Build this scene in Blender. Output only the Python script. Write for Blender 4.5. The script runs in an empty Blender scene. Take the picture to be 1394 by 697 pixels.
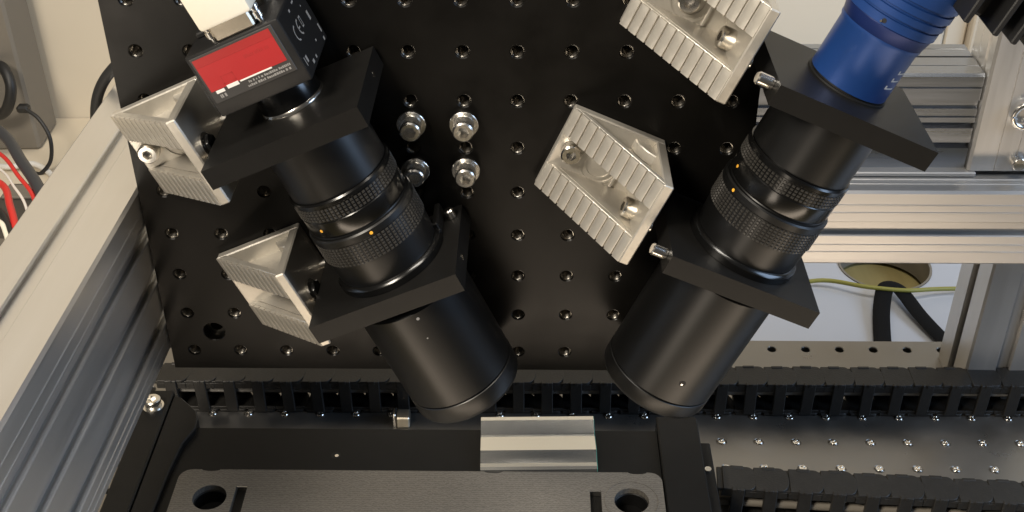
import bpy, bmesh, math, random
from mathutils import Matrix, Vector
random.seed(7)
R = math.radians
MM = 0.001                      # everything below is written in millimetres
SC = bpy.context.scene
COL = SC.collection

# ------------------------------------------------------------------ camera, light, exposure
cam_d = bpy.data.cameras.new('camera')
cam = bpy.data.objects.new('camera', cam_d); COL.objects.link(cam); SC.camera = cam
cam_d.sensor_width = 36.0
cam_d.lens = 36.0 * 1631.5 / 1394.0
cam_d.clip_start = 0.01; cam_d.clip_end = 50.0
cam.matrix_world = (Matrix.Translation(Vector((7.1, -502.6, 417.4)) * MM) @ Matrix.Rotation(R(1.15), 4, 'Z')
                    @ Matrix.Rotation(R(55.73), 4, 'X') @ Matrix.Rotation(R(-0.38), 4, 'Z'))

world = bpy.data.worlds.new('World'); SC.world = world; world.use_nodes = True
bgn = world.node_tree.nodes['Background']
bgn.inputs[0].default_value = (1.0, 0.94, 0.86, 1); bgn.inputs[1].default_value = 0.07


def area(name, loc, target, size, power, color, size_y=None):
    d = bpy.data.lights.new(name, 'AREA'); d.energy = power; d.color = color
    d.shape = 'RECTANGLE'; d.size = size * MM; d.size_y = (size_y or size) * MM
    o = bpy.data.objects.new(name, d); COL.objects.link(o)
    o.location = Vector(loc) * MM
    o.rotation_euler = (Vector(target) - Vector(loc)).to_track_quat('-Z', 'Y').to_euler()
    return o


area('key_lamp', (-480, -640, 860), (-20, 40, 60), 260, 15.5, (1.0, 0.90, 0.76))
area('ceiling_lamp', (150, -250, 1700), (60, 200, -100), 700, 18.0, (1.0, 0.93, 0.82), 300)
area('floor_bounce_fill', (150, -900, -790), (60, 0, 60), 1200, 5.8, (1.0, 0.82, 0.64), 200)  # added fill standing for a lit floor; gives barrels and rails their warm sheen
area('side_fill', (-560, -980, -190), (-80, 0, 120), 300, 2.0, (1.0, 0.86, 0.70), 300)  # unseen fill added for the brown gloss on the board and the ribs
area('window_light', (1400, -250, 620), (150, 120, 0), 800, 17.0, (0.52, 0.71, 1.0), 700)

SC.view_settings.view_transform = 'Standard'
SC.view_settings.look = 'None'
SC.view_settings.exposure = -0.12
SC.view_settings.gamma = 1.0
SC.view_settings.use_curve_mapping = False
SC.render.engine = 'CYCLES'
SC.cycles.use_denoising = True
SC.cycles.max_bounces = 8
SC.cycles.caustics_reflective = False
SC.cycles.caustics_refractive = False


# ------------------------------------------------------------------ materials
def mat(name, base, rough=0.5, metal=0.0, var=0.0, var_scale=200.0, bump=0.0, bump_scale=900.0, spec=0.5,
        stretch=None, rvar=0.0, coat=0.0):
    m = bpy.data.materials.new(name); m.use_nodes = True
    nt = m.node_tree; b = nt.nodes['Principled BSDF']
    b.inputs['Base Color'].default_value = (*base, 1)
    b.inputs['Roughness'].default_value = rough
    b.inputs['Metallic'].default_value = metal
    b.inputs['Specular IOR Level'].default_value = spec
    b.inputs['Coat Weight'].default_value = coat
    if var or bump or rvar:
        tc = nt.nodes.new('ShaderNodeTexCoord'); mp = nt.nodes.new('ShaderNodeMapping')
        nt.links.new(tc.outputs['Object'], mp.inputs[0])
        if stretch: mp.inputs['Scale'].default_value = stretch
        n = nt.nodes.new('ShaderNodeTexNoise'); n.inputs['Scale'].default_value = var_scale
        n.inputs['Detail'].default_value = 5; n.inputs['Roughness'].default_value = 0.6
        nt.links.new(mp.outputs[0], n.inputs['Vector'])
        if var:
            mx = nt.nodes.new('ShaderNodeMix'); mx.data_type = 'RGBA'
            mx.inputs[6].default_value = (*[max(0, c * (1 - var)) for c in base], 1)
            mx.inputs[7].default_value = (*[min(1, c * (1 + var)) for c in base], 1)
            nt.links.new(n.outputs['Fac'], mx.inputs[0]); nt.links.new(mx.outputs[2], b.inputs['Base Color'])
        if rvar:
            mr = nt.nodes.new('ShaderNodeMapRange')
            mr.inputs[1].default_value = 0.3; mr.inputs[2].default_value = 0.7
            mr.inputs[3].default_value = max(0.02, rough - rvar); mr.inputs[4].default_value = rough + rvar
            nt.links.new(n.outputs['Fac'], mr.inputs[0]); nt.links.new(mr.outputs[0], b.inputs['Roughness'])
        if bump:
            n2 = nt.nodes.new('ShaderNodeTexNoise'); n2.inputs['Scale'].default_value = bump_scale
            n2.inputs['Detail'].default_value = 3
            nt.links.new(mp.outputs[0], n2.inputs['Vector'])
            bp = nt.nodes.new('ShaderNodeBump'); bp.inputs['Strength'].default_value = bump
            bp.inputs['Distance'].default_value = 0.0003
            nt.links.new(n2.outputs['Fac'], bp.inputs['Height']); nt.links.new(bp.outputs[0], b.inputs['Normal'])
    return m


M = dict(
    board=mat('black_anodised_board', (0.0045, 0.0041, 0.0036), 0.33, var=0.35, var_scale=40, rvar=0.05, bump=0.06, bump_scale=1400, spec=0.20),
    plate=mat('black_anodised_plate', (0.0075, 0.0072, 0.0068), 0.40, var=0.3, var_scale=90, bump=0.08, bump_scale=1800, spec=0.24),
    lens=mat('black_satin_lens', (0.0038, 0.0038, 0.0038), 0.36, spec=0.5),
    lens_gloss=mat('black_gloss_lens', (0.004, 0.004, 0.004), 0.20),
    knurl=mat('knurl_rubber', (0.036, 0.034, 0.031), 0.30),
    dark=mat('dark_void', (0.004, 0.004, 0.004), 0.6),
    camera=mat('black_painted_camera', (0.010, 0.010, 0.0105), 0.45, bump=0.15, bump_scale=1500),
    camlabel=mat('dark_grey_label', (0.045, 0.043, 0.042), 0.42),
    red=mat('red_label', (0.40, 0.022, 0.024), 0.38, var=0.06, var_scale=60),
    red2=mat('red_label_darker', (0.36, 0.024, 0.024), 0.36),  # darker red for the painted reflection band and the faint print
    white=mat('white_print', (0.80, 0.78, 0.75), 0.5),
    grey=mat('grey_print', (0.30, 0.29, 0.28), 0.5),
    cast=mat('cast_aluminium', (0.63, 0.595, 0.53), 0.40, metal=0.70, var=0.10, var_scale=150, bump=0.16, bump_scale=700, rvar=0.06),
    alu=mat('anodised_aluminium', (0.70, 0.685, 0.66), 0.34, metal=0.88, var=0.07, var_scale=120, bump=0.05, bump_scale=900, rvar=0.05, stretch=(1, 0.06, 1)),
    alux=mat('anodised_aluminium_rail', (0.60, 0.585, 0.565), 0.36, metal=0.80, var=0.07, var_scale=120, bump=0.05, bump_scale=900, rvar=0.05, stretch=(0.06, 1, 1)),
    aluz=mat('anodised_aluminium_post', (0.70, 0.685, 0.66), 0.36, metal=0.75, var=0.10, var_scale=130, bump=0.08, bump_scale=900, rvar=0.05, stretch=(1, 1, 0.06)),
    steel=mat('bright_steel', (0.78, 0.75, 0.70), 0.20, metal=1.0, var=0.1, var_scale=300, bump=0.1, bump_scale=700),
    zinc=mat('zinc_steel', (0.72, 0.70, 0.66), 0.26, metal=1.0, bump=0.15, bump_scale=900),
    thread=mat('bare_thread', (0.30, 0.28, 0.25), 0.27, metal=1.0),
    thread2=mat('dark_counterbore', (0.10, 0.095, 0.085), 0.35, metal=1.0),  # darker metal inside the counterbore
    aluu=mat('bluish_reflection_aluminium', (0.36, 0.385, 0.43), 0.30, metal=0.95, var=0.07, var_scale=120, bump=0.05, bump_scale=900, rvar=0.05, stretch=(0.06, 1, 1)),  # darker bluish aluminium copy; dim blue reflections mixed into the base colour
    filler_brown=mat('shade_filler_brown', (0.075, 0.066, 0.055), 0.55, var=0.2, var_scale=30),  # brown of the added block that stands for shade
    cream=mat('warm_tinted_desktop', (0.66, 0.58, 0.45), 0.6, var=0.05, var_scale=12),  # desk colour with the warm light of its left part mixed in
    table=mat('brushed_steel_table', (0.27, 0.258, 0.24), 0.36, metal=0.85, var=0.14, var_scale=30, rvar=0.10, bump=0.06, bump_scale=500),
    blue=mat('blue_anodised', (0.013, 0.052, 0.21), 0.38, metal=0.25, var=0.12, var_scale=120, bump=0.05, bump_scale=1500),
    blue2=mat('dark_blue_anodised', (0.010, 0.026, 0.13), 0.42, metal=0.3),
    hood=mat('cream_plastic', (0.88, 0.84, 0.72), 0.45, var=0.03),
    nickel=mat('nickel_shell', (0.60, 0.54, 0.44), 0.32, metal=0.9, var=0.15, var_scale=260),
    chain=mat('black_nylon', (0.015, 0.014, 0.0125), 0.52, var=0.6, var_scale=150, bump=0.6, bump_scale=700),
    tray=mat('black_tray', (0.0055, 0.0055, 0.0055), 0.50, var=0.4, var_scale=60, bump=0.1, spec=0.25),
    orange=mat('orange_paint', (0.95, 0.48, 0.05), 0.4),
    wall=mat('cream_wall', (0.68, 0.605, 0.48), 0.85, var=0.04, var_scale=6, bump=0.1, bump_scale=200),
    desk=mat('cool_tinted_desktop', (0.46, 0.48, 0.53), 0.45, var=0.03, var_scale=12),  # white desk with the cool light mixed into its base colour
    casegrey=mat('grey_case_paint', (0.19, 0.17, 0.14), 0.55, var=0.06, var_scale=20, bump=0.08),
    rubber=mat('black_rubber', (0.014, 0.014, 0.014), 0.5),
    strap=mat('black_webbing', (0.006, 0.006, 0.0065), 0.85, bump=0.4, bump_scale=900, spec=0.15),
    wirered=mat('red_insulation', (0.62, 0.03, 0.025), 0.4),
    wiregrey=mat('grey_insulation', (0.04, 0.043, 0.05), 0.45),
    wirewhite2=mat('light_grey_hose', (0.30, 0.29, 0.27), 0.4),
    wirewhite=mat('white_insulation', (0.72, 0.70, 0.66), 0.45),
    wireyellow=mat('yellow_green_insulation', (0.27, 0.25, 0.045), 0.5),
    wood=mat('wood_floor', (0.27, 0.22, 0.09), 0.6, var=0.5, var_scale=30, stretch=(1, 0.15, 1)),
    trim=mat('beige_trim', (0.62, 0.54, 0.42), 0.6),
    trimwhite=mat('white_trim', (0.82, 0.80, 0.76), 0.5),
)

# machined plate with fine circular-ish milling lines
mm_ = mat('milled_grey_plate', (0.085, 0.078, 0.068), 0.42, metal=0.35, spec=0.5)
nt = mm_.node_tree; b = nt.nodes['Principled BSDF']
tc = nt.nodes.new('ShaderNodeTexCoord'); wv = nt.nodes.new('ShaderNodeTexWave')
wv.bands_direction = 'Y'; wv.inputs['Scale'].default_value = 190; wv.inputs['Distortion'].default_value = 7.0
wv.inputs['Detail'].default_value = 4; wv.inputs['Detail Scale'].default_value = 3.0
nt.links.new(tc.outputs['Object'], wv.inputs[0])
mx = nt.nodes.new('ShaderNodeMix'); mx.data_type = 'RGBA'
mx.inputs[6].default_value = (0.14, 0.13, 0.115, 1); mx.inputs[7].default_value = (0.21, 0.195, 0.172, 1)
nt.links.new(wv.outputs['Fac'], mx.inputs[0]); nt.links.new(mx.outputs[2], b.inputs['Base Color'])
bp = nt.nodes.new('ShaderNodeBump'); bp.inputs['Strength'].default_value = 0.12; bp.inputs['Distance'].default_value = 0.0002
nt.links.new(wv.outputs['Fac'], bp.inputs['Height']); nt.links.new(bp.outputs[0], b.inputs['Normal'])
M['milled'] = mm_

M['bar'] = mat('polished_aluminium', (0.80, 0.78, 0.72), 0.22, metal=0.9, var=0.05, var_scale=60, bump=0.05, stretch=(0.06, 1, 1))
ge = mat('green_glass_edge', (0.10, 0.32, 0.26), 0.15)
M['glassedge'] = ge


# ------------------------------------------------------------------ mesh builder (millimetres)
class MB:
    def __init__(s): s.v = []; s.f = []

    def add_bm(s, bm, mtx=None):
        o = len(s.v); bm.verts.index_update()
        for v in bm.verts: s.v.append(tuple(mtx @ v.co if mtx else v.co))
        for f in bm.faces: s.f.append([o + v.index for v in f.verts])
        bm.free(); return s

    def raw(s, vs, fs):
        o = len(s.v); s.v += [tuple(v) for v in vs]; s.f += [[o + i for i in f] for f in fs]; return s

    def box(s, x0, x1, y0, y1, z0, z1, bev=0.0, mtx=None, seg=1):
        bm = bmesh.new(); bmesh.ops.create_cube(bm, size=1)
        for v in bm.verts:
            v.co = Vector((x0 + (v.co.x + .5) * (x1 - x0), y0 + (v.co.y + .5) * (y1 - y0), z0 + (v.co.z + .5) * (z1 - z0)))
        if bev: bmesh.ops.bevel(bm, geom=bm.edges[:], offset=bev, segments=seg, affect='EDGES', profile=0.5)
        return s.add_bm(bm, mtx)

    def prism(s, poly, h0, h1, axis='z', bev=0.0, mtx=None):
        """poly 2-D; axis z: (x,y)->xy ; axis x: (a,b)->yz ; axis y: (a,b)->xz"""
        def P(a, b, h): return {'z': (a, b, h), 'x': (h, a, b), 'y': (a, h, b)}[axis]
        n = len(poly); bm = bmesh.new()
        lo = [bm.verts.new(P(a, b, h0)) for a, b in poly]; hi = [bm.verts.new(P(a, b, h1)) for a, b in poly]
        for i in range(n): bm.faces.new((lo[i], lo[(i + 1) % n], hi[(i + 1) % n], hi[i]))
        bm.faces.new(lo[::-1]); bm.faces.new(hi)
        bmesh.ops.recalc_face_normals(bm, faces=bm.faces[:])
        if bev: bmesh.ops.bevel(bm, geom=bm.edges[:], offset=bev, segments=1, affect='EDGES')
        return s.add_bm(bm, mtx)

    def lathe(s, prof, cx=0, cy=0, seg=96, mtx=None, close=False, cap=True):
        """prof [(r,z)] revolved about z through (cx,cy)"""
        vs, fs = [], []
        for r, z in prof:
            for k in range(seg):
                t = 2 * math.pi * k / seg; vs.append(Vector((cx + r * math.cos(t), cy + r * math.sin(t), z)))
        m = len(prof)
        for j in range(m - 1 if not close else m):
            a = j * seg; c = ((j + 1) % m) * seg
            for k in range(seg):
                q = (k + 1) % seg; fs.append([a + k, a + q, c + q, c + k])
        if not close and cap:
            if prof[0][0] > 0: fs.append(list(range(seg))[::-1])
            if prof[-1][0] > 0: fs.append([(m - 1) * seg + k for k in range(seg)])
        if mtx: vs = [mtx @ v for v in vs]
        bm = bmesh.new(); bv = [bm.verts.new(v) for v in vs]
        for f in fs:
            try: bm.faces.new([bv[i] for i in f])
            except ValueError: pass
        bmesh.ops.remove_doubles(bm, verts=bm.verts[:], dist=1e-5)
        bmesh.ops.recalc_face_normals(bm, faces=bm.faces[:])
        return s.add_bm(bm)

    def cyl(s, p0, p1, r0, r1=None, seg=24, chamfer=0.0):
        p0, p1 = Vector(p0), Vector(p1); d = p1 - p0; h = d.length
        q = Matrix.Translation(p0) @ d.to_track_quat('Z', 'Y').to_matrix().to_4x4()
        r1 = r0 if r1 is None else r1; c = chamfer
        pr = [(r0 - c, 0), (r0, c), (r1, h - c), (r1 - c, h)] if c else [(r0, 0), (r1, h)]
        return s.lathe(pr, seg=seg, mtx=q)

    def tube(s, pts, r, seg=12, flat=None):
        """smooth tube through pts (Catmull-Rom)"""
        P = [Vector(p) for p in pts]; path = []
        Q = [P[0] * 2 - P[1]] + P + [P[-1] * 2 - P[-2]]
        for i in range(1, len(Q) - 2):
            for k in range(8):
                t = k / 8; a, b_, c, d = Q[i - 1], Q[i], Q[i + 1], Q[i + 2]
                path.append(0.5 * ((2 * b_) + (c - a) * t + (2 * a - 5 * b_ + 4 * c - d) * t * t + (3 * b_ - a - 3 * c + d) * t ** 3))
        path.append(P[-1]); vs, fs = [], []; up = Vector((0, 0, 1)); n = len(path)
        for i, p in enumerate(path):
            t = (path[min(i + 1, n - 1)] - path[max(i - 1, 0)]).normalized()
            x = t.cross(up)
            x = x.normalized() if x.length > 1e-4 else Vector((1, 0, 0))
            y = x.cross(t)
            rx, ry = (r, r) if flat is None else flat
            for k in range(seg):
                a = 2 * math.pi * k / seg; vs.append(p + x * rx * math.cos(a) + y * ry * math.sin(a))
        for i in range(n - 1):
            for k in range(seg): fs.append([i * seg + k, i * seg + (k + 1) % seg, (i + 1) * seg + (k + 1) % seg, (i + 1) * seg + k])
        fs.append(list(range(seg))[::-1]); fs.append([(n - 1) * seg + k for k in range(seg)])
        return s.raw(vs, fs)

    def holed(s, outer, holes, h0, h1, axis='z', seg=20, cham=0.0, mtx=None):
        """flat plate from outline `outer` (2-D) with round holes (cx,cy,r), thickness h0..h1 (h1 = seen face)"""
        def P(a, b, h): return {'z': (a, b, h), 'x': (h, a, b), 'y': (a, h, b)}[axis]
        bm = bmesh.new()

        def face(h, extra):
            es = []; loops = []
            ol = [bm.verts.new(P(a, b, h)) for a, b in outer]
            es += [bm.edges.new((ol[i], ol[(i + 1) % len(ol)])) for i in range(len(ol))]
            for cx, cy, r in holes:
                l = [bm.verts.new(P(cx + (r + extra) * math.cos(2 * math.pi * k / seg), cy + (r + extra) * math.sin(2 * math.pi * k / seg), h)) for k in range(seg)]
                es += [bm.edges.new((l[i], l[(i + 1) % seg])) for i in range(seg)]; loops.append(l)
            bmesh.ops.triangle_fill(bm, use_beauty=True, use_dissolve=False, edges=es)
            return ol, loops
        o1, l1 = face(h1, cham); o0, l0 = face(h0, 0)
        n = len(outer)
        for i in range(n): bm.faces.new((o0[i], o0[(i + 1) % n], o1[(i + 1) % n], o1[i]))
        sg = 1 if h1 > h0 else -1
        for a, b_, (cx, cy, r) in zip(l1, l0, holes):
            if cham:
                mid = [bm.verts.new(P(cx + r * math.cos(2 * math.pi * k / seg), cy + r * math.sin(2 * math.pi * k / seg), h1 - sg * cham)) for k in range(seg)]
                for k in range(seg): bm.faces.new((a[k], a[(k + 1) % seg], mid[(k + 1) % seg], mid[k]))
                a = mid
            for k in range(seg): bm.faces.new((a[k], a[(k + 1) % seg], b_[(k + 1) % seg], b_[k]))
        bmesh.ops.recalc_face_normals(bm, faces=bm.faces[:])
        return s.add_bm(bm, mtx)

    def mesh(s, name, material, smooth=True, ang=35):
        me = bpy.data.meshes.new(name)
        me.from_pydata([(x * MM, y * MM, z * MM) for x, y, z in s.v], [], s.f); me.update()
        if smooth:
            for p in me.polygons: p.use_smooth = True
            me.set_sharp_from_angle(angle=R(ang))
        me.materials.append(material); return me


def put(name, mesh, parent=None, loc=None, rot=None, **props):
    o = bpy.data.objects.new(name, mesh); COL.objects.link(o)
    if parent: o.parent = parent
    if loc is not None: o.location = Vector(loc) * MM
    if rot is not None: o.rotation_euler = rot
    for k, v in props.items(): o[k] = v
    return o


def part(name, mb, material, parent, **k):
    ang = k.pop('ang', 35); sm = k.pop('smooth', True)
    return put(name, mb.mesh(name, material, sm, ang), parent, **k)


def thing(name, label, category, loc=(0, 0, 0), rot=(0, 0, 0), group=None):
    o = bpy.data.objects.new(name, None); COL.objects.link(o)
    o.location = Vector(loc) * MM; o.rotation_euler = rot; o.empty_display_size = 0.02
    o['label'] = label; o['category'] = category
    if group: o['group'] = group
    return o


def solo(name, mb, material, label, category, loc=(0, 0, 0), rot=(0, 0, 0), group=None, **k):
    o = part(name, mb, material, None, loc=loc, rot=rot, **k); o['label'] = label; o['category'] = category
    if group: o['group'] = group
    return o


# ------------------------------------------------------------------ setting
DESK = -200.0
bm_ = MB().holed([(-1500, -150), (1500, -150), (1500, 664), (-1500, 664)], [(325, 392, 41)], DESK - 25, DESK, seg=48, cham=0.6)
o = part('desktop', bm_, M['desk'], None); o['kind'] = 'structure'
o = part('floor', MB().box(-3500, 3500, -2500, 1200, -960, -940), M['wood'], None); o['kind'] = 'structure'
o = part('back_wall', MB().box(-3500, 3500, 664, 760, -940, 1900), M['wall'], None); o['kind'] = 'structure'
# wooden stand-in for the floor, raised so light reaches it through the hole
part('grommet_ring', MB().lathe([(41, DESK + .2), (41.0, DESK - 24), (39.5, DESK - 24), (39.5, DESK + .8), (41.5, DESK + .8)], 325, 392, 48, cap=False), M['casegrey'], bpy.data.objects['desktop'])
t = thing('floor_stand_in', 'added wooden box standing for the floor seen through the round cable hole', 'box', (330, 420, -228))
part('floor_top', MB().box(-150, 150, -50, 120, -10, 0, 1), M['wood'], t)
part('body', MB().box(-140, 140, -48, 115, -120, -10), M['casegrey'], t)

o = part('warm_desk_sheet', MB().box(-1400, -262, -140, 663, DESK + .1, DESK + 4, 1), M['cream'], None); o['kind'] = 'structure'  # added sheet carrying the desk's warm-lit tone on this side

# vertical trims on the wall at the right
t = thing('door_frame', 'beige and white door frame against the back wall', 'door frame', (0, 0, 0))
part('jamb', MB().box(398, 426, 640, 663, DESK, 700, 2), M['trim'], t)
part('panel', MB().box(429, 450, 646, 663, DESK, 700, 2), M['trim'], t)
part('strip', MB().box(452, 461, 636, 663, DESK, 700, 1.5), M['trim'], t)
part('edge_trim', MB().box(462, 476, 630, 663, DESK, 700, 1.5), M['trimwhite'], t)

# ------------------------------------------------------------------ optical table
TZ = -142.0
hx = [10.6 + 25 * k for k in range(-16, 18)]; hy = [-53 + 25 * k for k in range(11)]
holes = [(x, y, 3.1) for x in hx for y in hy]
tb = thing('optical_table', 'brushed steel optical table top with a grid of threaded holes', 'optical table', (0, 0, TZ))
part('table_top', MB().holed([(-405, -80), (440, -80), (440, 207), (-405, 207)], holes, -12, 0, seg=16, cham=0.5), M['table'], tb)
part('table_core', MB().box(-404.5, 439.5, -79.5, 206.5, -57.5, -12.2), M['tray'], tb)
ins = MB().lathe([(3.05, -0.4), (2.9, 0.35), (2.4, 0.9), (1.5, 1.0), (1.2, 0.2), (0, 0.15)], seg=16, cap=False).mesh('insert', M['steel'])
for x in hx:
    for y in hy:
        if 45 < y < 180 and x > -260: put('insert', ins, tb, (x, y, 0))
for x in hx[14:17]: pass

# ------------------------------------------------------------------ aluminium extrusions
def side_pts(L, slots, ridges, sw=9, dep=3.6):
    """outline offsets along one side from corner to corner: (distance, depth)"""
    ev = []
    for c in slots: ev.append((c, 's'))
    for g in ridges: ev.append((g, 'g'))
    ev.sort(); out = [(1.5, 0)]
    for c, k in ev:
        if k == 's':
            w = sw / 2
            out += [(c - w - .5, 0), (c - w, .5), (c - w, 1.6), (c - w - 1.2, 1.6), (c - w - 1.2, dep + 1.2), (c - w + .9, dep + 1.2), (c - w + .9, dep),
                    (c + w - .9, dep), (c + w - .9, dep + 1.2), (c + w + 1.2, dep + 1.2), (c + w + 1.2, 1.6), (c + w, 1.6), (c + w, .5), (c + w + .5, 0)]
        else:
            out += [(c - .6, 0), (c - .25, -.32), (c + .25, -.32), (c + .6, 0)]  # groove lines raised as ridges so they catch bright highlights
    out.append((L - 1.5, 0)); return out


def profile(w, h, sx, sy, gx, gy):
    """closed outline, w along a, h along b, starting at (0,0)"""
    P = [(d, k) for d, k in side_pts(w, sx, gx)]
    P += [(w - k, d) for d, k in side_pts(h, sy, gy)]
    P += [(w - d, h - k) for d, k in side_pts(w, [w - c for c in sx], [w - c for c in gx])]
    P += [(k, h - d) for d, k in side_pts(h, [h - c for c in sy], [h - c for c in gy])]
    return P


g50 = [9, 14, 36, 41]
# left beam, 50 x 100, runs along Y with a slight heading
bt = thing('frame_beam', 'long slotted aluminium beam running past the left edge of the black board', 'aluminium profile', (-188.3, 0, 0), (0, 0, R(-1.46)))
pr = profile(50, 100, [25], [21, 47.5, 74], [], [5, 10, 80.5, 87.5])
part('extrusion', MB().prism([(-50 + a, 11 + c) for a, c in pr], -420, 330, 'y'), M['alu'], bt, ang=25)

# cross rail behind the board
rt = thing('cross_rail', 'horizontal slotted aluminium rail behind the right lens, nearest the desk', 'aluminium profile', (0, 81, 14.7))
part('extrusion', MB().prism(profile(50, 50, [25], [25], g50, g50), -140, 620, 'x'), M['alux'], rt, ang=25)
# upper rail standing on it
ut = thing('upper_rail', 'wide slotted aluminium block standing on top of the cross rail', 'aluminium profile', (0, 103, 65))
ur = []
def up_side():
    H = 62
    P = [(0, 0), (40, 0), (40, H)]
    P += [(34, H), (33.5, H - .8), (33, H), (24, H), (24, H - 2), (22, H - 2), (22, H), (12, H), (11.5, H - .8), (11, H), (1.5, H), (0, H - 1.5)]
    for zc, wd, dp in ((54, 1.2, .8), (43.5, 5, 1.6), (36, 1.2, .8)):
        P += [(0, zc + wd / 2), (dp, zc + wd / 2), (dp, zc - wd / 2), (0, zc - wd / 2)]
    for zc in (30.4, 17.6): P += [(0, zc + 1.9), (5, zc + 1.9), (5, zc - 1.9), (0, zc - 1.9)]
    return P
part('extrusion', MB().prism(up_side(), 80, 256.5, 'x'), M['aluu'], ut, ang=25)
part('base_strip', MB().box(78, 262, -6, 20, 0.05, 3, .6), M['alux'], ut)

# upright post on the rail (upper right)
pt_ = thing('upright_post', 'pale aluminium post standing on the rail at the top right', 'aluminium profile', (257.2, 99, 68.2))
pp = [(0, 1.5), (1.5, 0), (14.6, 0), (15, .5), (15.4, 0), (25.6, 0), (26, .5), (26.4, 0), (78, 0), (80, 2), (80, 33), (0, 33), (0, 23), (1.2, 22.5), (0, 22), (0, 12), (1.5, 11.5), (1.5, 9), (0, 8.5)]
part('extrusion', MB().prism(pp, 0, 330, 'z'), M['aluz'], pt_, ang=25)
part('eye_screw', MB().tube([(24 + 7 * math.cos(a), -3.5, 37 + 7 * math.sin(a)) for a in [k * math.pi / 6 for k in range(13)]], 1.6), M['zinc'], pt_)
part('socket_screw', MB().cyl((27.5, 1, 6), (27.5, -4, 6), 4, chamfer=.5), M['zinc'], pt_)

# lower post under the rail
lp = thing('support_post', 'slotted aluminium post below the cross rail at the right', 'aluminium profile', (306.2, 140, TZ + .1))
part('extrusion', MB().prism(profile(50, 50, [25], [25], [], []), 0, 190, 'z'), M['aluz'], lp, ang=25)

# ------------------------------------------------------------------ breadboard
BY, BZ = 1.5, -1.0
NR = 13
bd = thing('breadboard', 'large black perforated mounting board standing upright behind the lenses', 'mounting board', (0, BY, BZ))
bh = [(25 * i, 12.5 + 25 * j) for i in range(-7, 5) for j in range(NR)]
hl = [(x, z, 3.1) for x, z in bh]
cb = (-162.5, 25.0)
part('board_plate', MB().holed([(-187.5, 0), (112.5, 0), (112.5, 25 * NR), (-187.5, 25 * NR)], hl + [(cb[0], cb[1], 5.6)], 12.7, 0, 'y', seg=20, cham=0.5), M['board'], bd, smooth=False)
ring = MB().lathe([(3.08, -1.0), (2.95, -1.2)] + [(2.62 if k % 2 == 0 else 2.95, -1.6 - k * .5) for k in range(19)] + [(2.4, -11.6), (0, -11.7)], seg=28, cap=False,
                  mtx=Matrix.Rotation(R(90), 4, 'X')).mesh('threaded_hole', M['thread'])  # closed back added so no light shows through the hole
for x, z in bh: put('threaded_hole', ring, bd, (x, 0, z))
part('counterbore', MB().lathe([(5.55, -0.5), (5.55, -6), (3.4, -6), (3.4, -12), (0, -12.1)], 0, 0, 24, cap=False, mtx=Matrix.Translation((cb[0], 0, cb[1])) @ Matrix.Rotation(R(90), 4, 'X')), M['thread2'], bd)


def head_mb(r=5.0, h=6.0, hexr=2.6, depth=3.2):
    """socket head pointing +z, foot at z=0"""
    mb = MB(); n = 24
    mb.lathe([(r * .96, 0), (r, .3), (r, h - .7), (r - .7, h)], seg=n)
    mb.f.pop()                                                   # open the top
    o = [(r - .7) * Vector((math.cos(2 * math.pi * k / n), math.sin(2 * math.pi * k / n), 0)) for k in range(n)]
    hx_ = []
    for k in range(n):
        a = 2 * math.pi * k / n; s_ = (a % (math.pi / 3)) - math.pi / 6
        rr = hexr * math.cos(math.pi / 6) / math.cos(s_); hx_.append(Vector((rr * math.cos(a), rr * math.sin(a), 0)))
    vs = [v + Vector((0, 0, h)) for v in o] + [v + Vector((0, 0, h)) for v in hx_] + [v + Vector((0, 0, h - depth)) for v in hx_]
    fs = []
    for k in range(n):
        q = (k + 1) % n; fs += [[k, q, n + q, n + k], [n + k, n + q, 2 * n + q, 2 * n + k]]
    fs.append([2 * n + k for k in range(n)]); mb.raw(vs, fs); return mb


# four washer-headed screws on the board
scr = head_mb(5.0, 7.5, 3.0, 5).mesh('screw_head', M['zinc'])
was = MB().lathe([(3, 0), (6.9, 0), (6.9, 1.0), (6.6, 1.3), (3, 1.3)], seg=32, close=True).mesh('washer', M['zinc'])
stand = MB().lathe([(5.6, 0), (5.6, 3.2)], seg=32).mesh('spacer', M['zinc'])
pos = {('upper', 'left'): (-50, 151.0), ('upper', 'right'): (-25.2, 151.0), ('lower', 'left'): (-49.3, 126.0), ('lower', 'right'): (-24.9, 126.0)}
for (a, c), (x, z) in pos.items():
    s_ = thing('cap_screw', f'{a} {c} of the four silver washer screws on the black board', 'screw', (x, BY - .05, z), (R(90), 0, 0), 'silver screws on the board')
    put('spacer', stand, s_); put('washer', was, s_, (0, 0, 3.2)); put('screw_head', scr, s_, (0, 0, 4.5))

# ------------------------------------------------------------------ optical assemblies
TH = 24.2
FR = {'L': ((-97.1, 0, 74.7), (0, R(-TH), 0)), 'R': ((69.9, 0, 116.4), (0, R(TH), 0))}
U0, Y0, W = 40.3, -27.5, 76.3


def plate_thing(side, ztop, label, bore):
    loc, rot = FR[side]
    t = thing('mounting_plate', label, 'mounting plate', loc, rot, 'black square plates clamping the lenses')
    out = [(0, -60.5), (W, -60.5), (W, -.4), (0, -.4)]
    bm = MB().holed(out, [(U0, Y0, bore)], ztop - 10, ztop, 'z', seg=72, cham=.5)
    part('plate', bm, M['plate'], t, ang=30)
    return t


PL = {}
PL['Ll'] = plate_thing('L', 0, 'black square plate around the front half of the left lens', 24.4)
PL['Lu'] = plate_thing('L', 92.3, 'black square plate right below the red labelled camera', 13)
PL['Rl'] = plate_thing('R', 0, 'black square plate around the front half of the right lens', 24.4)
PL['Ru'] = plate_thing('R', 92.3, 'black square plate right below the blue adapter', 15)


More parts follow.
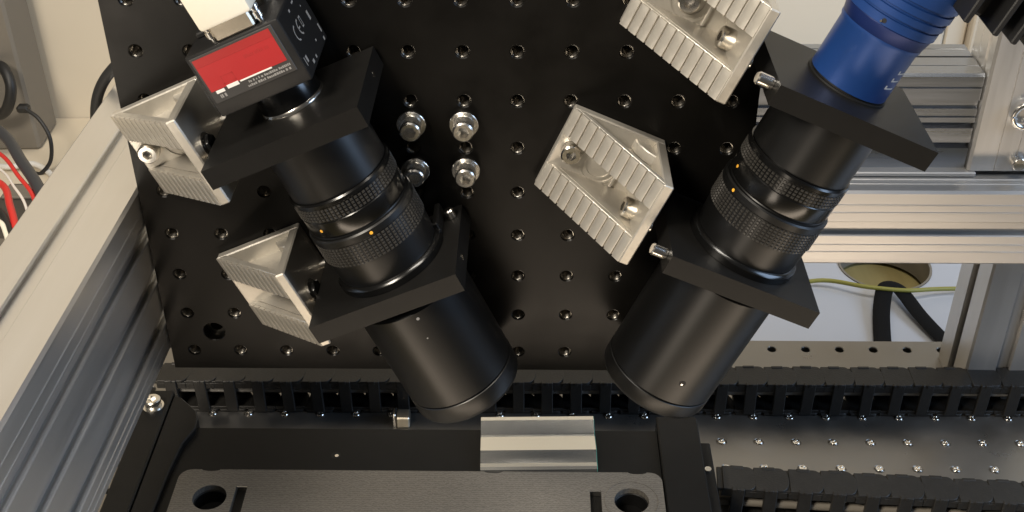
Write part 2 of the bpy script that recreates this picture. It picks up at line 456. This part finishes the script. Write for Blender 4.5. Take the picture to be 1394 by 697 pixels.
def knurl(r, z0, z1, n, m, h=.55):
    vs, fs = [], []; dz = (z1 - z0) / m; da = 2 * math.pi / n
    for j in range(m):
        for k in range(n):
            a = k * da; za = z0 + j * dz + dz * .12; zb = z0 + (j + 1) * dz - dz * .12
            a0, a1 = a + da * .14, a + da * .86; i0 = len(vs); ma, mz = (a1 - a0) * .2, (zb - za) * .2
            for (rr, p, q, x, y) in ((r, a0, a1, za, zb), (r + h, a0 + ma, a1 - ma, za + mz, zb - mz)):
                for aa, zz in ((p, x), (q, x), (q, y), (p, y)): vs.append((U0 + rr * math.cos(aa), Y0 + rr * math.sin(aa), zz))
            fs.append([i0 + 4, i0 + 5, i0 + 6, i0 + 7])
            for e in range(4): fs.append([i0 + e, i0 + (e + 1) % 4, i0 + 4 + (e + 1) % 4, i0 + 4 + e])
    return MB().raw(vs, fs)


LENS_MESH = {}
def lens_mesh(key, fn, material):
    if key not in LENS_MESH: LENS_MESH[key] = fn().mesh(key.split('#')[0], material)
    return LENS_MESH[key]


def L_(prof, seg=96): return MB().lathe(prof, U0, Y0, seg)


def lens_thing(side, label, dots, sets):
    loc, rot = FR[side]
    t = thing('lens', label, 'lens', loc, rot, 'black telecentric lenses')
    P = lambda n, key, fn, m: put(n, lens_mesh(key, fn, M[m]), t)
    g, e, b0 = (-80.0, -90.0, -12.6) if side == 'R' else (-73.5, -85.5, -14.8)      # groove, rim, start of the barrel
    P('front_barrel', 'front_barrel#' + side, lambda: L_([(23.5, -10.2), (23.5, b0 - .6), (24.5, b0 - .6), (25.2, b0), (27.6, b0), (28.8, b0 - 1.2), (28.8, g + .5), (28.5, g + .2), (27.9, g + .2), (27.9, g - 1), (20, g - 1)]), 'lens')
    P('front_ring', 'front_ring#' + side, lambda: MB().lathe([(27.9, g - .6), (28.6, g - .6), (28.9, g - .9), (28.9, e + 2.5), (28.0, e + .4), (27.4, e), (26, e), (25, e + 6), (25, g - .6)], U0, Y0, 96, close=True), 'lens')
    P('front_glass', 'front_glass#' + side, lambda: L_([(24.9, e + 5.5), (18, e + 7), (0.0, e + 8)]), 'lens_gloss')
    P('collar', 'collar', lambda: L_([(27.5, .15), (27.5, 3.4), (26.6, 4.6), (25.6, 5.0), (25.0, 5.0), (24.6, 4.2)]), 'lens_gloss')
    P('iris_ring', 'iris_ring', lambda: L_([(25.2, 3.5), (25.6, 8), (26.0, 16.5), (26.1, 17.5), (26.1, 29), (26.6, 29.6), (26.6, 32.6), (26.0, 33.4), (24.8, 33.6), (24.6, 34.2)]), 'lens')
    k = P('knurl', 'knurl#2', lambda: knurl(26.1, 17.8, 28.8, 74, 7), 'knurl'); k['kind'] = 'stuff'
    P('focus_ring', 'focus_ring', lambda: L_([(24.5, 34.0), (25.0, 34.6), (25.3, 35.4), (25.3, 42.8), (25.0, 43.2), (25.0, 50.5), (25.6, 51.0), (25.6, 52.6), (25.0, 53.4), (24.0, 53.5)]), 'lens_gloss')
    k = P('knurl', 'knurl#1', lambda: knurl(25.0, 43.6, 50.2, 74, 4), 'knurl'); k['kind'] = 'stuff'
    P('rear_barrel', 'rear_barrel', lambda: L_([(23.6, 53), (24.2, 53.6), (24.2, 82.1), (23, 82.2)]), 'lens')
    for r, z, az in dots:
        a = R(az); c = Vector((U0 + r * math.cos(a), Y0 + r * math.sin(a), z)); n = Vector((math.cos(a), math.sin(a), 0))
        part('index_dot', MB().cyl(c - n * .3, c + n * .18, .8, seg=16), M['orange'], t)
    for r, z, az, rr in sets:
        a = R(az); c = Vector((U0 + r * math.cos(a), Y0 + r * math.sin(a), z)); n = Vector((math.cos(a), math.sin(a), 0))
        part('set_screw', MB().cyl(c - n * .5, c + n * .06, rr, seg=16), M['dark' if rr > 1.2 else 'grey'], t)
        if rr > 1.2:
            c2 = c + Vector((0, 0, -.7)); part('set_screw', MB().cyl(c2 - n * .5, c2 + n * .09, rr * .33, seg=12), M['zinc'], t)  # dark disc stands for the hole's shade, low bright dot for its lit bottom
    return t


lens_thing('L', 'black lens with knurled rings below the red labelled camera', [(25.3, 39, -121), (26.6, 31, -71)], [(28.8, -19, -76, .8), (28.8, -31, -78, .4)])
lens_thing('R', 'black lens with knurled rings below the blue adapter', [(25.3, 39, -172), (26.6, 31, -154)], [(28.8, -66.5, -88, 1.7)])

# ------------------------------------------------------------------ angle brackets
BR = {}
def bracket(side, dx, z0, label, screws, group='ribbed aluminium angle brackets'):
    loc, rot = FR[side]
    m4 = Matrix.Translation(Vector(loc)) @ Matrix.Rotation(rot[1], 4, 'Y')
    p = m4 @ Vector((dx, BY - .05, z0))
    t = thing('angle_bracket', label, 'bracket', p, rot, group)
    A, H, Wd = 47.5, 45.0, 46.0                       # board leg, outward leg, width along z
    hd = Vector((A - 3.2, -(H - 3.2), 0)); hl_ = hd.length; hu = hd / hl_      # along hypotenuse from A side to B side
    nn = Vector((hu.y, -hu.x, 0))                                               # outward normal (-x,-y)
    if nn.y > 0: nn = -nn
    def mk():
        b = MB()
        b.box(-A, 0, -5, 0, -Wd, 0, .6)                # leg on the board
        b.box(-5, 0, -H, -4.5, -Wd, 0, .6)             # outward leg
        for za, zb, wa, wb in ((-14.5, 0, -14.5, -8.5), (-Wd, -Wd + 14.5, -Wd + 8.5, -Wd + 14.5)):
            q = [(-A + .2, -.4), (-A + .2, -3.2), (-3.4, -H + .2), (-.4, -H + .2), (-.4, -H + 3), (-4.6, -H + 5.4), (-A + 5.6, -4.4)]
            b.prism(q, za + .15, zb - .15, 'z', bev=.35)                         # hypotenuse band
            b.prism([(-A + 5, -3.8), (-4, -H + 5), (-4, -3.8)], wa, wb, 'z')     # web wall, recessed
            # boss in the inner corner of the pocket
            zo, zi = (zb, wb) if zb == 0 else (za, wa)
            s0, s1 = sorted((zo + (-3 if zb == 0 else 3), zi))
            b.prism([(-4.5, -4.5), (-15, -4.5), (-13, -9), (-9, -13), (-4.5, -15)], s0, s1, 'z', bev=.5)
        for rr in (9.5, 6.8):
            b.lathe([(rr - .5, -.2), (rr - .5, .5), (rr + .5, .5), (rr + .5, -.2)], seg=32, close=True, mtx=Matrix.Translation((-24, -5, -23)) @ Matrix.Rotation(R(90), 4, 'X'))
        b.box(-15.5, -14, -7, -4.9, -31, -15, .3)
        return b
    if 'body' not in BR:
        BR['body'] = mk().mesh('body', M['cast'], ang=28)
        n = 11; pit = (hl_ - 1.0) / n
        rb = MB(); 
        fr = Matrix((( hu.x, nn.x, 0, 0), (hu.y, nn.y, 0, 0), (0, 0, 1, 0), (0, 0, 0, 1)))
        rb.prism([(0, -.4), (pit - 1.0, -.4), (pit - 1.0, 1.25), (pit - 1.2, 1.35), (.2, 1.35), (0, 1.25)], -14.2, -.3, 'z', mtx=fr)
        BR['rib'] = rb.mesh('rib', M['cast'], ang=28); BR['n'] = n; BR['pit'] = pit
        BR['screw'] = head_mb(5.0, 6.0, 2.6, 3.2).mesh('socket_screw', M['steel'])
        BR['washer'] = MB().lathe([(3, 0), (6.4, 0), (6.4, 1.4), (3, 1.4)], seg=32, close=True).mesh('washer', M['steel'])
        BR['nut'] = MB().prism([(5.2 * math.cos(k * math.pi / 3), 5.2 * math.sin(k * math.pi / 3)) for k in range(6)], 0, 2.6, 'z', bev=.3).mesh('nut', M['lens_gloss'])
    put('body', BR['body'], t)
    start = Vector((-A, -3.0, 0)) + hu * .6
    for zz in (0, -Wd + 14.5):
        for k in range(BR['n']): put('rib', BR['rib'], t, start + hu * (k * BR['pit']) + Vector((0, 0, zz)))
    for kind, x, y, z in screws:
        if kind == 'board': put('socket_screw', BR['screw'], t, (x, y, z), (R(90), 0, 0))
        elif kind == 'side': put('socket_screw', BR['screw'], t, (x, y, z), (0, R(-90), 0))
        elif kind == 'nut':
            put('washer', BR['washer'], t, (x, y, z), (0, R(90), 0)); put('nut', BR['nut'], t, (x + 1.4, y, z), (0, R(90), 0))
        elif kind == 'stub':
            part('stud', MB().cyl((x, y, z), (x + 4, y, z), 2.6, chamfer=.4), M['zinc'], t)
    return t


bracket('R', -9.6, 22.8, 'ribbed aluminium bracket in the middle of the board, left of the right lens', [('board', -40, -5, -21), ('side', -5, -27, -27), ('nut', 0, -22, -23), ('stub', 0, -34, -28)])
bracket('R', -9.6, 114.2, 'ribbed aluminium bracket cut by the top edge, beside the blue adapter', [('board', -26, -5, -22.5), ('side', -5, -24, -26), ('nut', 0, -22, -23), ('stub', 0, -34, -28)])
bracket('L', -5.3, 112.4, 'ribbed aluminium bracket with a socket screw, beside the red labelled camera', [('board', -40, -5, -22.5), ('nut', 0, -34, -21), ('stub', 0, -6, -23)])
bracket('L', -3.6, 22.8, 'ribbed aluminium bracket without visible screw, left of the left lens', [('nut', 0, -31, -22.5), ('stub', 0, -6, -24)])

# ball tipped clamp screws on the plates
def pin(pl, p0, p1, r=2.6):
    part('clamp_screw', MB().cyl(p0, p1, r, seg=20, chamfer=.6), M['steel'], PL[pl])
pin('Rl', (-7.5, -52.5, -4.6), (.4, -52.5, -4.6), 2.9)
pin('Ru', (-7.5, -52.0, 88.3), (.4, -52.0, 88.3), 2.9)
pin('Ll', (71.5, -9.5, -.2), (71.5, -9.5, 5.0), 2.6)
part('clamp_lug', MB().box(64.5, 67.5, -22, -3, .1, 7, .6), M['plate'], PL['Ll'])
for p_, (uu, yy) in (('Lu', (70, -20)), ('Ll', (70, -40))):
    z_ = 92.3 if p_ == 'Lu' else 0
    part('grub_screw', MB().cyl((W - .4, yy, z_ - 5), (W + .1, yy, z_ - 5), 1.5, seg=16), M['steel'], PL[p_])

# ------------------------------------------------------------------ red labelled camera (left)
loc, rot = FR['L']
ct = thing('red_label_camera', 'small black box camera with a red label on its front', 'camera', loc, rot)
CX0, CX1, CY0, CY1, CZ0, CZ1 = 16.2, 61.0, -47.5, -4.0, 105.8, 136.0
part('camera_body', MB().box(CX0, CX1, CY0, CY1, CZ0, CZ1, 1.2, seg=2), M['camera'], ct)
part('lens_mount', MB().lathe([(14.6, 94.2), (14.2, 105.9)], 39.5, -26, 64), M['lens_gloss'], ct)
part('mount_ring', MB().lathe([(14.2, 92.4), (15.2, 92.4), (15.2, 93.4), (14.6, 94.3)], 39.5, -26, 72), M['steel'], ct)
fy = CY0 - .05
part('front_label', MB().box(18.0, 57.4, fy - .35, fy + .2, 112.6, 134.6, .15), M['camlabel'], ct)
yb = fy - .35
lab = bpy.data.objects['front_label']
part('red_field', MB().box(18.9, 55.7, yb - .12, yb + .05, 118.2, 129.8, 0), M['red'], lab)
part('painted_reflection', MB().box(18.9, 55.7, yb - .12, yb + .05, 129.85, 133.6, 0), M['red2'], lab)  # darker band paints the gloss reflection across the top of the label
wp = MB()
for x0, x1, z0, z1 in ((20.8, 24.8, 116.6, 118.0), (26.4, 32.0, 116.9, 118.6), (32.9, 48.2, 117.6, 118.3)): wp.box(x0, x1, yb - .2, yb + .02, z0, z1)
part('white_print', wp, M['white'], lab)
gp = MB()
def dashes(mb, x0, x1, z, h, seed):
    rr = random.Random(seed); x = x0
    while x < x1:
        w = rr.choice((.45, .6, .8)); mb.box(x, min(x + w, x1), yb - .16, yb + .02, z, z + h * rr.choice((.75, 1, 1))); x += w + rr.choice((.25, .25, .3, .8))
dashes(gp, 36, 56, 115.7, 1.0, 1); dashes(gp, 34.8, 55.5, 114.0, 1.0, 2); dashes(gp, 21.5, 24.5, 114.2, 1.6, 3)
part('fine_print', gp, M['grey'], lab)
# faint relief on the red field
rp = MB()
for x0, x1, z0, z1 in ((26, 32, 119.5, 119.8), (26, 26.4, 119.5, 123), (31.6, 32, 119.5, 123), (26, 32, 122.8, 123.1)): rp.box(x0, x1, yb - .16, yb + .02, z0, z1)
dashes(rp, 40, 52, 126.0, 1.6, 5)
part('tone_print', rp, M['red2'], lab)

# side face: CE mark and small marks.  local plane x = CX1, coordinates (y, z)
sx = CX1 + .02
sp = MB()
def arc(mb, cy, cz, r, a0, a1, w, n=12):
    for k in range(n):
        t0, t1 = R(a0 + (a1 - a0) * k / n), R(a0 + (a1 - a0) * (k + 1) / n); q = []
        for rr, tt in ((r, t0), (r, t1), (r - w, t1), (r - w, t0)): q.append((sx, cy + rr * math.cos(tt), cz + rr * math.sin(tt)))
        mb.raw(q, [[0, 1, 2, 3]])
def bar(mb, y0, y1, z0, z1): mb.raw([(sx, y0, z0), (sx, y1, z0), (sx, y1, z1), (sx, y0, z1)], [[0, 1, 2, 3]])
part('side_label', MB().box(CX1 - .1, CX1 + .01, -46, -5.5, 107.3, 134.8), M['camera'], ct)
arc(sp, -35.0, 123.0, 3.6, 90, 270, .8); arc(sp, -28.2, 123.0, 3.6, 90, 270, .8); bar(sp, -31.6, -28.6, 122.6, 123.4)
for c in (-24.5,): 
    bar(sp, c - 1.0, c - .5, 121, 126.0); bar(sp, c - .5, c + 1.0, 125.3, 126.0); bar(sp, c - .5, c + 1.0, 121, 121.6); bar(sp, c + 1.0, c + 1.5, 121, 126)
for (y, z, w, h) in ((-12, 121, 2.2, 4.2), (-7.6, 112.5, 1.6, 4), (-9.4, 107.9, 2, 1.6), (-35.4, 109, 2.6, 1.6), (-41, 113, 2, 3), (-44, 113, .8, 4), (-29.7, 108.6, 1.6, 1.4), (-30.4, 131.4, 2, 1.2), (-22, 132, 3, .9), (-15, 127, .8, .8), (-20, 112, 1.5, 1.0)):
    bar(sp, y - w / 2, y + w / 2, z - h / 2, z + h / 2)
part('side_print', sp, M['grey'], ct, smooth=False)
part('round_socket', MB().lathe([(5.4, 135.8), (5.4, 140), (5.0, 141), (5.9, 141.2), (5.9, 150), (5.3, 152)], 50.5, -17, 32), M['zinc'], ct)
part('ribbon_tab', MB().box(18.5, 24, -30, -14, 135.9, 138.5, .6), M['dark'], ct)

# cable plug on the camera
kt = thing('cable_plug', 'cream cable plug pushed into the top of the red labelled camera', 'plug', loc, rot)
part('shell', MB().box(32.6, 51.2, -46.5, -37.5, 136.1, 146.6, .8), M['nickel'], kt)
part('hood', MB().box(30.6, 55.2, -51.5, -33.5, 143.6, 205, 1.8, seg=2), M['hood'], kt)
for x in (30.6, 53.2):
    part('thumbscrew', MB().lathe([(1.3, 136.1), (1.3, 138), (2.1, 138.2), (2.1, 141), (1.6, 141.3), (1.6, 142), (2.1, 142.2), (2.1, 143.8)], x, -43, 20), M['zinc'], kt)

# ------------------------------------------------------------------ blue adapter + finned camera (right)
loc, rot = FR['R']
at = thing('blue_camera', 'black finned camera on a blue ringed adapter at the top right', 'camera', loc, rot)
yb_ = -25.0
def B_(prof, seg=96): return MB().lathe(prof, U0 - .4, yb_, seg)
part('seat_ring', B_([(18.9, 92.4), (18.9, 93.2), (17.2, 93.2), (17.2, 94.0)]), M['dark'], at)
part('adapter', B_([(17.4, 93.8), (18.2, 94.2), (18.2, 117.5), (18.9, 119.0), (18.9, 120.5)]), M['blue'], at)
part('adapter_band', B_([(18.7, 120.4), (18.9, 120.6), (20.2, 126.0), (20.0, 126.4)]), M['blue2'], at)
part('adapter_ring', B_([(20.0, 126.2), (20.9, 126.6), (20.9, 130.2), (20.2, 130.5), (20.2, 131.3), (21.6, 131.6), (21.6, 134.4), (20.9, 134.8), (20.9, 135.6), (22.2, 136), (22.2, 139), (21.4, 139.4), (21.4, 140.4), (22.8, 140.8), (22.8, 152)]), M['blue'], at)
a = R(-118); c = Vector((U0 - .4 + 20.9 * math.cos(a), yb_ + 20.9 * math.sin(a), 128.4)); n = Vector((math.cos(a), math.sin(a), 0))
part('lock_screw', MB().cyl(c - n * 1, c + n * .15, 1.0, seg=16), M['dark'], at)
part('lock_screw', MB().cyl(c - n * .2 + Vector((-1.2, 0, -.6)), c + n * .25 + Vector((-1.2, 0, -.6)), .5, seg=12), M['steel'], at)
wm = MB()
for z, a0, a1 in ((101.6, -62, -42), (105.4, -58, -38), (109.1, -54, -34)):
    m_ = 8
    for k in range(m_):
        q = []
        for zz, kk in ((z, k), (z, k + 1), (z + .7, k + 1), (z + .7, k)):
            aa = R(a0 + (a1 - a0) * kk / m_); q.append((U0 - .4 + 18.26 * math.cos(aa), yb_ + 18.26 * math.sin(aa), zz))
        wm.raw(q, [[0, 1, 2, 3]])
    aa = R(a0); q = [(U0 - .4 + 18.26 * math.cos(aa + d), yb_ + 18.26 * math.sin(aa + d), z + h) for d, h in ((0, 0), (.06, 0), (.06, 1.8), (0, 1.8))]
    wm.raw(q, [[0, 1, 2, 3]])
part('scale_marks', wm, M['white'], at)
part('camera_body', MB().box(40, 122, -44, 22, 145.5, 300, 1.5), M['camera'], at)
fin = MB().box(0, 2.6, -60, -38, 145, 300, .5).mesh('fin', M['camera'])
for x in (50.8, 64.4, 73.2, 82.0, 90.8, 99.6): put('fin', fin, at, (x, 0, 0))

# ------------------------------------------------------------------ specimen tray
tt = thing('specimen_tray', 'black tray base under the lenses with a grey milled plate on it', 'tray', (0, 0, -92))
part('base_plate', MB().holed([(-213.8, -120), (84.8, -120), (84.8, 52.5), (-213.8, 52.5)], [(-179, -10.6, 9.2), (65.2, -10.8, 9.4)], -9, 0, seg=32, cham=.4), M['tray'], tt)
part('hole_light_block', MB().box(-213, 84, -119, 52, -49.5, -9.2), M['tray'], tt)  # added block under the base that keeps the plate holes dark
out = []
def corner(cx, cy, r, a0, a1, n=6): return [(cx + r * math.cos(R(a0 + (a1 - a0) * k / n)), cy + r * math.sin(R(a0 + (a1 - a0) * k / n))) for k in range(n + 1)]
yb2 = 12.2
out = [(-201, -120), (84.2, -120)] + corner(76.7, yb2 - 7.5, 7.5, 0, 90)
for xc in (70, -15, -183):
    out += [(xc + 5.5 * math.cos(R(180 * k / 8)), yb2 - 1.5 * math.sin(R(180 * k / 8))) for k in range(0, 9)]
out += corner(-193.5, yb2 - 7.5, 7.5, 90, 180)
def rect_hole(mb): pass
pl_holes = [(-179, -10.6, 9.8), (65.2, -10.8, 10.0)]
gp_ = MB()
bmx = bmesh.new()
# plate as strips so that the two slots are real cut-outs
def plate_with_slots():
    bm = bmesh.new(); slots = [(-165.2, -158.6, -1.4), (41.4, 48.0, -2.8)]
    def face(h):
        es = []; loops = []
        def loop(pts):
            l = [bm.verts.new((x, y, h)) for x, y in pts]
            es.extend(bm.edges.new((l[i], l[(i + 1) % len(l)])) for i in range(len(l))); loops.append(l)
        loop(out)
        for cx, cy, r in pl_holes: loop([(cx + r * math.cos(2 * math.pi * k / 40), cy + r * math.sin(2 * math.pi * k / 40)) for k in range(40)])
        for x0, x1, y1 in slots: loop([(x0, -90), (x1, -90), (x1, y1), (x0, y1)])
        bmesh.ops.triangle_fill(bm, use_beauty=True, edges=es); return loops
    a = face(4.0); c = face(.1)
    for la, lc in zip(a, c):
        for i in range(len(la)): bm.faces.new((la[i], la[(i + 1) % len(la)], lc[(i + 1) % len(la)], lc[i]))
    bmesh.ops.recalc_face_normals(bm, faces=bm.faces[:])
    return MB().add_bm(bm)
gpl = part('milled_plate', plate_with_slots(), M['milled'], tt, smooth=False)
part('engraved_ring', MB().lathe([(15.2, 4.0), (15.25, 4.25), (15.6, 4.25), (15.65, 4.0)], 65.2, -10.8, 64, close=True), M['milled'], tt)
part('slot_glint', MB().box(-165.0, -158.8, -2.2, -1.45, .3, 3.9), M['steel'], tt)  # bright strips stand for the glints at the slot ends
part('slot_glint', MB().box(41.6, 47.8, -3.6, -2.85, .3, 3.9), M['steel'], tt)
for x, y in ((-111.3, 28.9),):
    part('tapped_hole', MB().lathe([(2.9, .06), (2.9, .12), (2.0, .12), (1.6, .03)], x, y, 20), M['dark'], tt)
    part('tapped_hole', MB().cyl((x + .6, y - .6, .05), (x + .6, y - .6, .5), 1.2, seg=12), M['steel'], tt)
# side rails of the tray
rl = thing('side_rail', 'black rail along the right side of the specimen tray', 'rail', (0, 0, -88))
part('rail_bar', MB().box(85.3, 110.5, -120, 62, -13, 0, .8), M['tray'], rl)
part('rail_guard', MB().box(110.7, 117.5, -120, 46, -18, -7, .8), M['tray'], rl)
part('end_screw', MB().cyl((113.5, 22, -7.2), (113.5, 22, -6.0), 2.0, seg=16), M['zinc'], rl)
ll = thing('side_rail', 'black rail with a silver screw beside the left aluminium beam', 'rail', (0, 0, -88))
part('rail_bar', MB().box(-239, -222.3, -120, 82, -13, 1.5, .8), M['tray'], ll)
part('rail_bar', MB().prism([(-222, -120), (-209.5, -120), (-209, -22), (-208, 10), (-205.8, 34), (-201, 48), (-201.6, 57), (-204, 64), (-210, 70), (-217, 77), (-222, 79)], -13, 0, 'z', bev=.8), M['tray'], ll)
part('screw_head', head_mb(5.2, 6.5, 2.8, 3), M['zinc'], ll, loc=(-231.5, 66, 1.6))
part('washer', MB().lathe([(3, 1.5), (6.6, 1.5), (6.6, 2.4), (3, 2.4)], -231.5, 66, 28, close=True), M['zinc'], ll)

# ridged bright bar lying on the tray base
gm = thing('metal_bar', 'short shiny ridged aluminium bar lying on the black tray base', 'metal bar', (11.5, 36.3, -91.9), (0, 0, R(1.4)))
sec = [(-20.6, 0), (-20.6, 2.2), (-19.4, 3.6), (-16.4, 3.6), (-16.2, 3.0), (-15.8, 3.0), (-9.6, 5.8), (-9.2, 6.6), (-8.6, 6.8), (5.6, 4.6), (6.0, 3.8), (7.6, 4.2), (8.0, 5.0), (16.4, 8.2), (17.4, 7.6), (20.6, 7.2), (20.6, 0)]  # facets tilted to shape the bright and grey reflection bands
part('bar', MB().prism(sec, -35, 34.6, 'x'), M['bar'], gm, ang=12)
part('end_face', MB().prism([(a_, z_ if z_ == 0 else z_ - .25) for a_, z_ in sec], 34.62, 35.0, 'x'), M['glassedge'], gm, ang=12)

cl = thing('metal_clip', 'tiny bright metal block on the table between chain and tray', 'clip', (-80.5, 113, TZ + .1))
part('block', MB().box(-4.6, 4.6, -5, 5, 0, 9, .8), M['nickel'], cl)
part('flange', MB().box(-7, -4.7, -4, 4, 0, 11, .5), M['zinc'], cl)

# ------------------------------------------------------------------ drag chains
def link_mesh():
    b = MB()
    def stad(x0, x1, y0, y1, z0, z1):
        r = (y1 - y0) / 2
        b.prism([(x0, y0), (x1 - r * .55, y0)] + [(x1 - r * .55 + r * .55 * math.cos(R(t)), (y0 + y1) / 2 + r * math.sin(R(t))) for t in range(-75, 90, 15)] + [(x1 - r * .55, y1), (x0, y1)], z0, z1, 'z', bev=.25)
    stad(-9.0, 12.0, 0.4, 20, -2.2, 0)
    b.box(-12.5, -8.5, 1, 19.6, -3.4, -1.0, .3)
    stad(-9.0, 12.0, 0.4, 20, -28, -25.8)
    b.box(-10, 10, .6, 2.4, -7.0, -2.2, .2)
    b.box(-10, 10, .8, 2.4, -25.8, -23.4, .2)
    for y0, y1 in ((-.8, 2.2), (17.8, 20.4)): b.box(-4, 4, y0, y1, -26.4, .5, .5)
    b.box(-1.2, 1.2, -1.3, 0, -1.5, 1.2, .3)
    b.box(-10, 10, 19.0, 19.8, -26, -2.2)  # added back plate that keeps the link windows dark
    return b.mesh('link', M['chain'])
LM = link_mesh()
c1 = thing('drag_chain', 'long black drag chain lying behind the specimen tray', 'cable chain', (157.0, 123, TZ + 28.2), group='black drag chains')
for k in range(-20, 15): put('link', LM, c1, (19.85 * k + random.uniform(-.35, .35), random.uniform(-.3, .3), random.uniform(-.15, .15)), (random.uniform(-.012, .012), random.uniform(-.02, .02), random.uniform(-.02, .02)))
part('inner_cable', MB().tube([(-400, 7, -11), (-200, 7.5, -11.4), (0, 7, -10.6), (150, 7.6, -11), (300, 7, -11)], 3.6), M['wirewhite2'], c1)
c2 = thing('drag_chain', 'black drag chain at the lower right corner in front of the table holes', 'cable chain', (133.5, 23.5, TZ + 29.4), (0, 0, R(-3.6)), 'black drag chains')
for k in range(0, 12): put('link', LM, c2, (20.3 * k + random.uniform(-.35, .35), random.uniform(-.3, .3), random.uniform(-.15, .15)), (random.uniform(-.012, .012), random.uniform(-.02, .02), random.uniform(-.02, .02)))

part('inner_cable', MB().tube([(-10, 7, -9), (120, 7.4, -9.3), (245, 7, -9)], 2.6), M['casegrey'], c2)
part('inner_cable', MB().tube([(-10, 6, -16), (120, 5.6, -16.2), (245, 6, -16)], 3.0), M['casegrey'], c2)

# ------------------------------------------------------------------ desk bits
st = solo('strap', MB().tube([(293, 262, DESK + 4), (297, 285, DESK + 4), (304, 318, DESK + 7), (313, 342, DESK + 11), (324, 340, DESK + 10), (334, 310, DESK + 6), (345, 280, DESK + 4), (352, 262, DESK + 4)], 5, 10, flat=(7.2, 1.4)), M['strap'], 'black webbing strap folded to a point on the white desk', 'strap')
solo('yellow_cable', MB().tube([(150, 357, DESK + 6), (220, 352, DESK + 5), (262, 356, DESK + 8), (296, 341, DESK + 12), (328, 336, DESK + 12), (360, 344, DESK + 8), (420, 352, DESK + 4), (520, 360, DESK + 4)], 1.9), M['wireyellow'], 'thin yellow green cable crossing the round hole in the desk', 'cable')

ctk = thing('shade_filler', 'added dark grey brown shade duct under the loose wires left of the beam', 'filler', (-370, 300, DESK + 4.2))  # added block standing for the dark gap under the wires
part('filler_body', MB().box(-110, 100, -240, 150, 0, 44, 2), M['filler_brown'], ctk)
for y in (-150, -60, 30, 120): part('filler_strip', MB().box(-106, 96, y, y + 22, 44.1, 47, .8), M['casegrey'], ctk)

# instrument case and cables in the top left corner
ic = thing('instrument_case', 'grey brown instrument case at the upper left corner', 'case', (-508, 590, DESK + 4.2), (0, 0, R(2)))
part('case_body', MB().box(-420, 0, 0, 60, 0, 430, 3), M['casegrey'], ic)
part('case_foot', MB().box(-300, -12, 4, 50, -.1, 6, 1), M['rubber'], ic)
solo('case_cable', MB().tube([(-540, 590, -99), (-517, 572, -92), (-507, 560, -104), (-511, 556, -122), (-525, 560, -138), (-560, 566, -146)], 5.5), M['rubber'], 'thick black cable looping out of the instrument case', 'cable')
pc = thing('power_lead', 'thin black lead with a small plug hanging beside the instrument case', 'cable', (0, 0, 0))
part('plug', MB().box(-509, -497, 560, 570, -138, -130, 2), M['rubber'], pc)
part('lead', MB().tube([(-500, 562, -133), (-486, 556, -141), (-476, 548, -158), (-478, 542, -180), (-490, 540, -194), (-500, 545, -197)], 2.0), M['rubber'], pc)
solo('white_lead', MB().tube([(-560, 560, DESK + 5), (-525, 545, DESK + 10), (-500, 548, DESK + 12), (-482, 540, DESK + 6), (-472, 525, DESK + 5)], 3.0), M['wirewhite'], 'white lead lying at the foot of the instrument case', 'cable')
solo('behind_cable', MB().tube([(-205, 120, 140), (-227, 120, 126), (-235, 120, 119), (-241, 120, 111.5), (-245.5, 120, 103), (-248.5, 120, 93), (-250, 120, 80), (-250, 120, 50)], 3.2), M['rubber'], 'black cable bending down behind the top end of the left beam', 'cable')
def wire(name, pts, r, m, label): solo(name, MB().tube(pts, r), M[m], label, 'cable', group='loose wires left of the beam')
wire('grey_cable', [(-500, 430, -64), (-439, 379, -60), (-403, 329, -60), (-372, 283, -62), (-345, 225, -70), (-330, 150, -80)], 4.8, 'wiregrey', 'thick dark grey cable beside the thin red wire, left of the beam')
wire('thin_red_wire', [(-480, 390, -70), (-428, 346, -62), (-398, 307, -60), (-374, 274, -62), (-350, 215, -66), (-335, 150, -74)], 1.7, 'wirered', 'thin red wire close to the thick dark grey cable')
wire('thin_white_wire', [(-470, 365, -70), (-420, 324, -64), (-395, 290, -60), (-376, 262, -62), (-352, 205, -66)], 1.1, 'wirewhite', 'thin pale grey wire between the two red wires')
wire('thick_red_wire', [(-460, 340, -76), (-409, 298, -62), (-388, 262, -60), (-374, 232, -64), (-358, 180, -70)], 2.8, 'wirered', 'thick red wire at the left edge of the picture')
wire('black_wire', [(-450, 305, -80), (-400, 262, -62), (-380, 235, -62), (-364, 200, -68), (-350, 150, -74)], 2.8, 'rubber', 'black wire in front of the thick red wire')
wire('cream_wire', [(-440, 280, -80), (-393, 245, -62), (-378, 226, -62), (-362, 190, -68)], 2.0, 'hood', 'cream wire nearest the left beam')
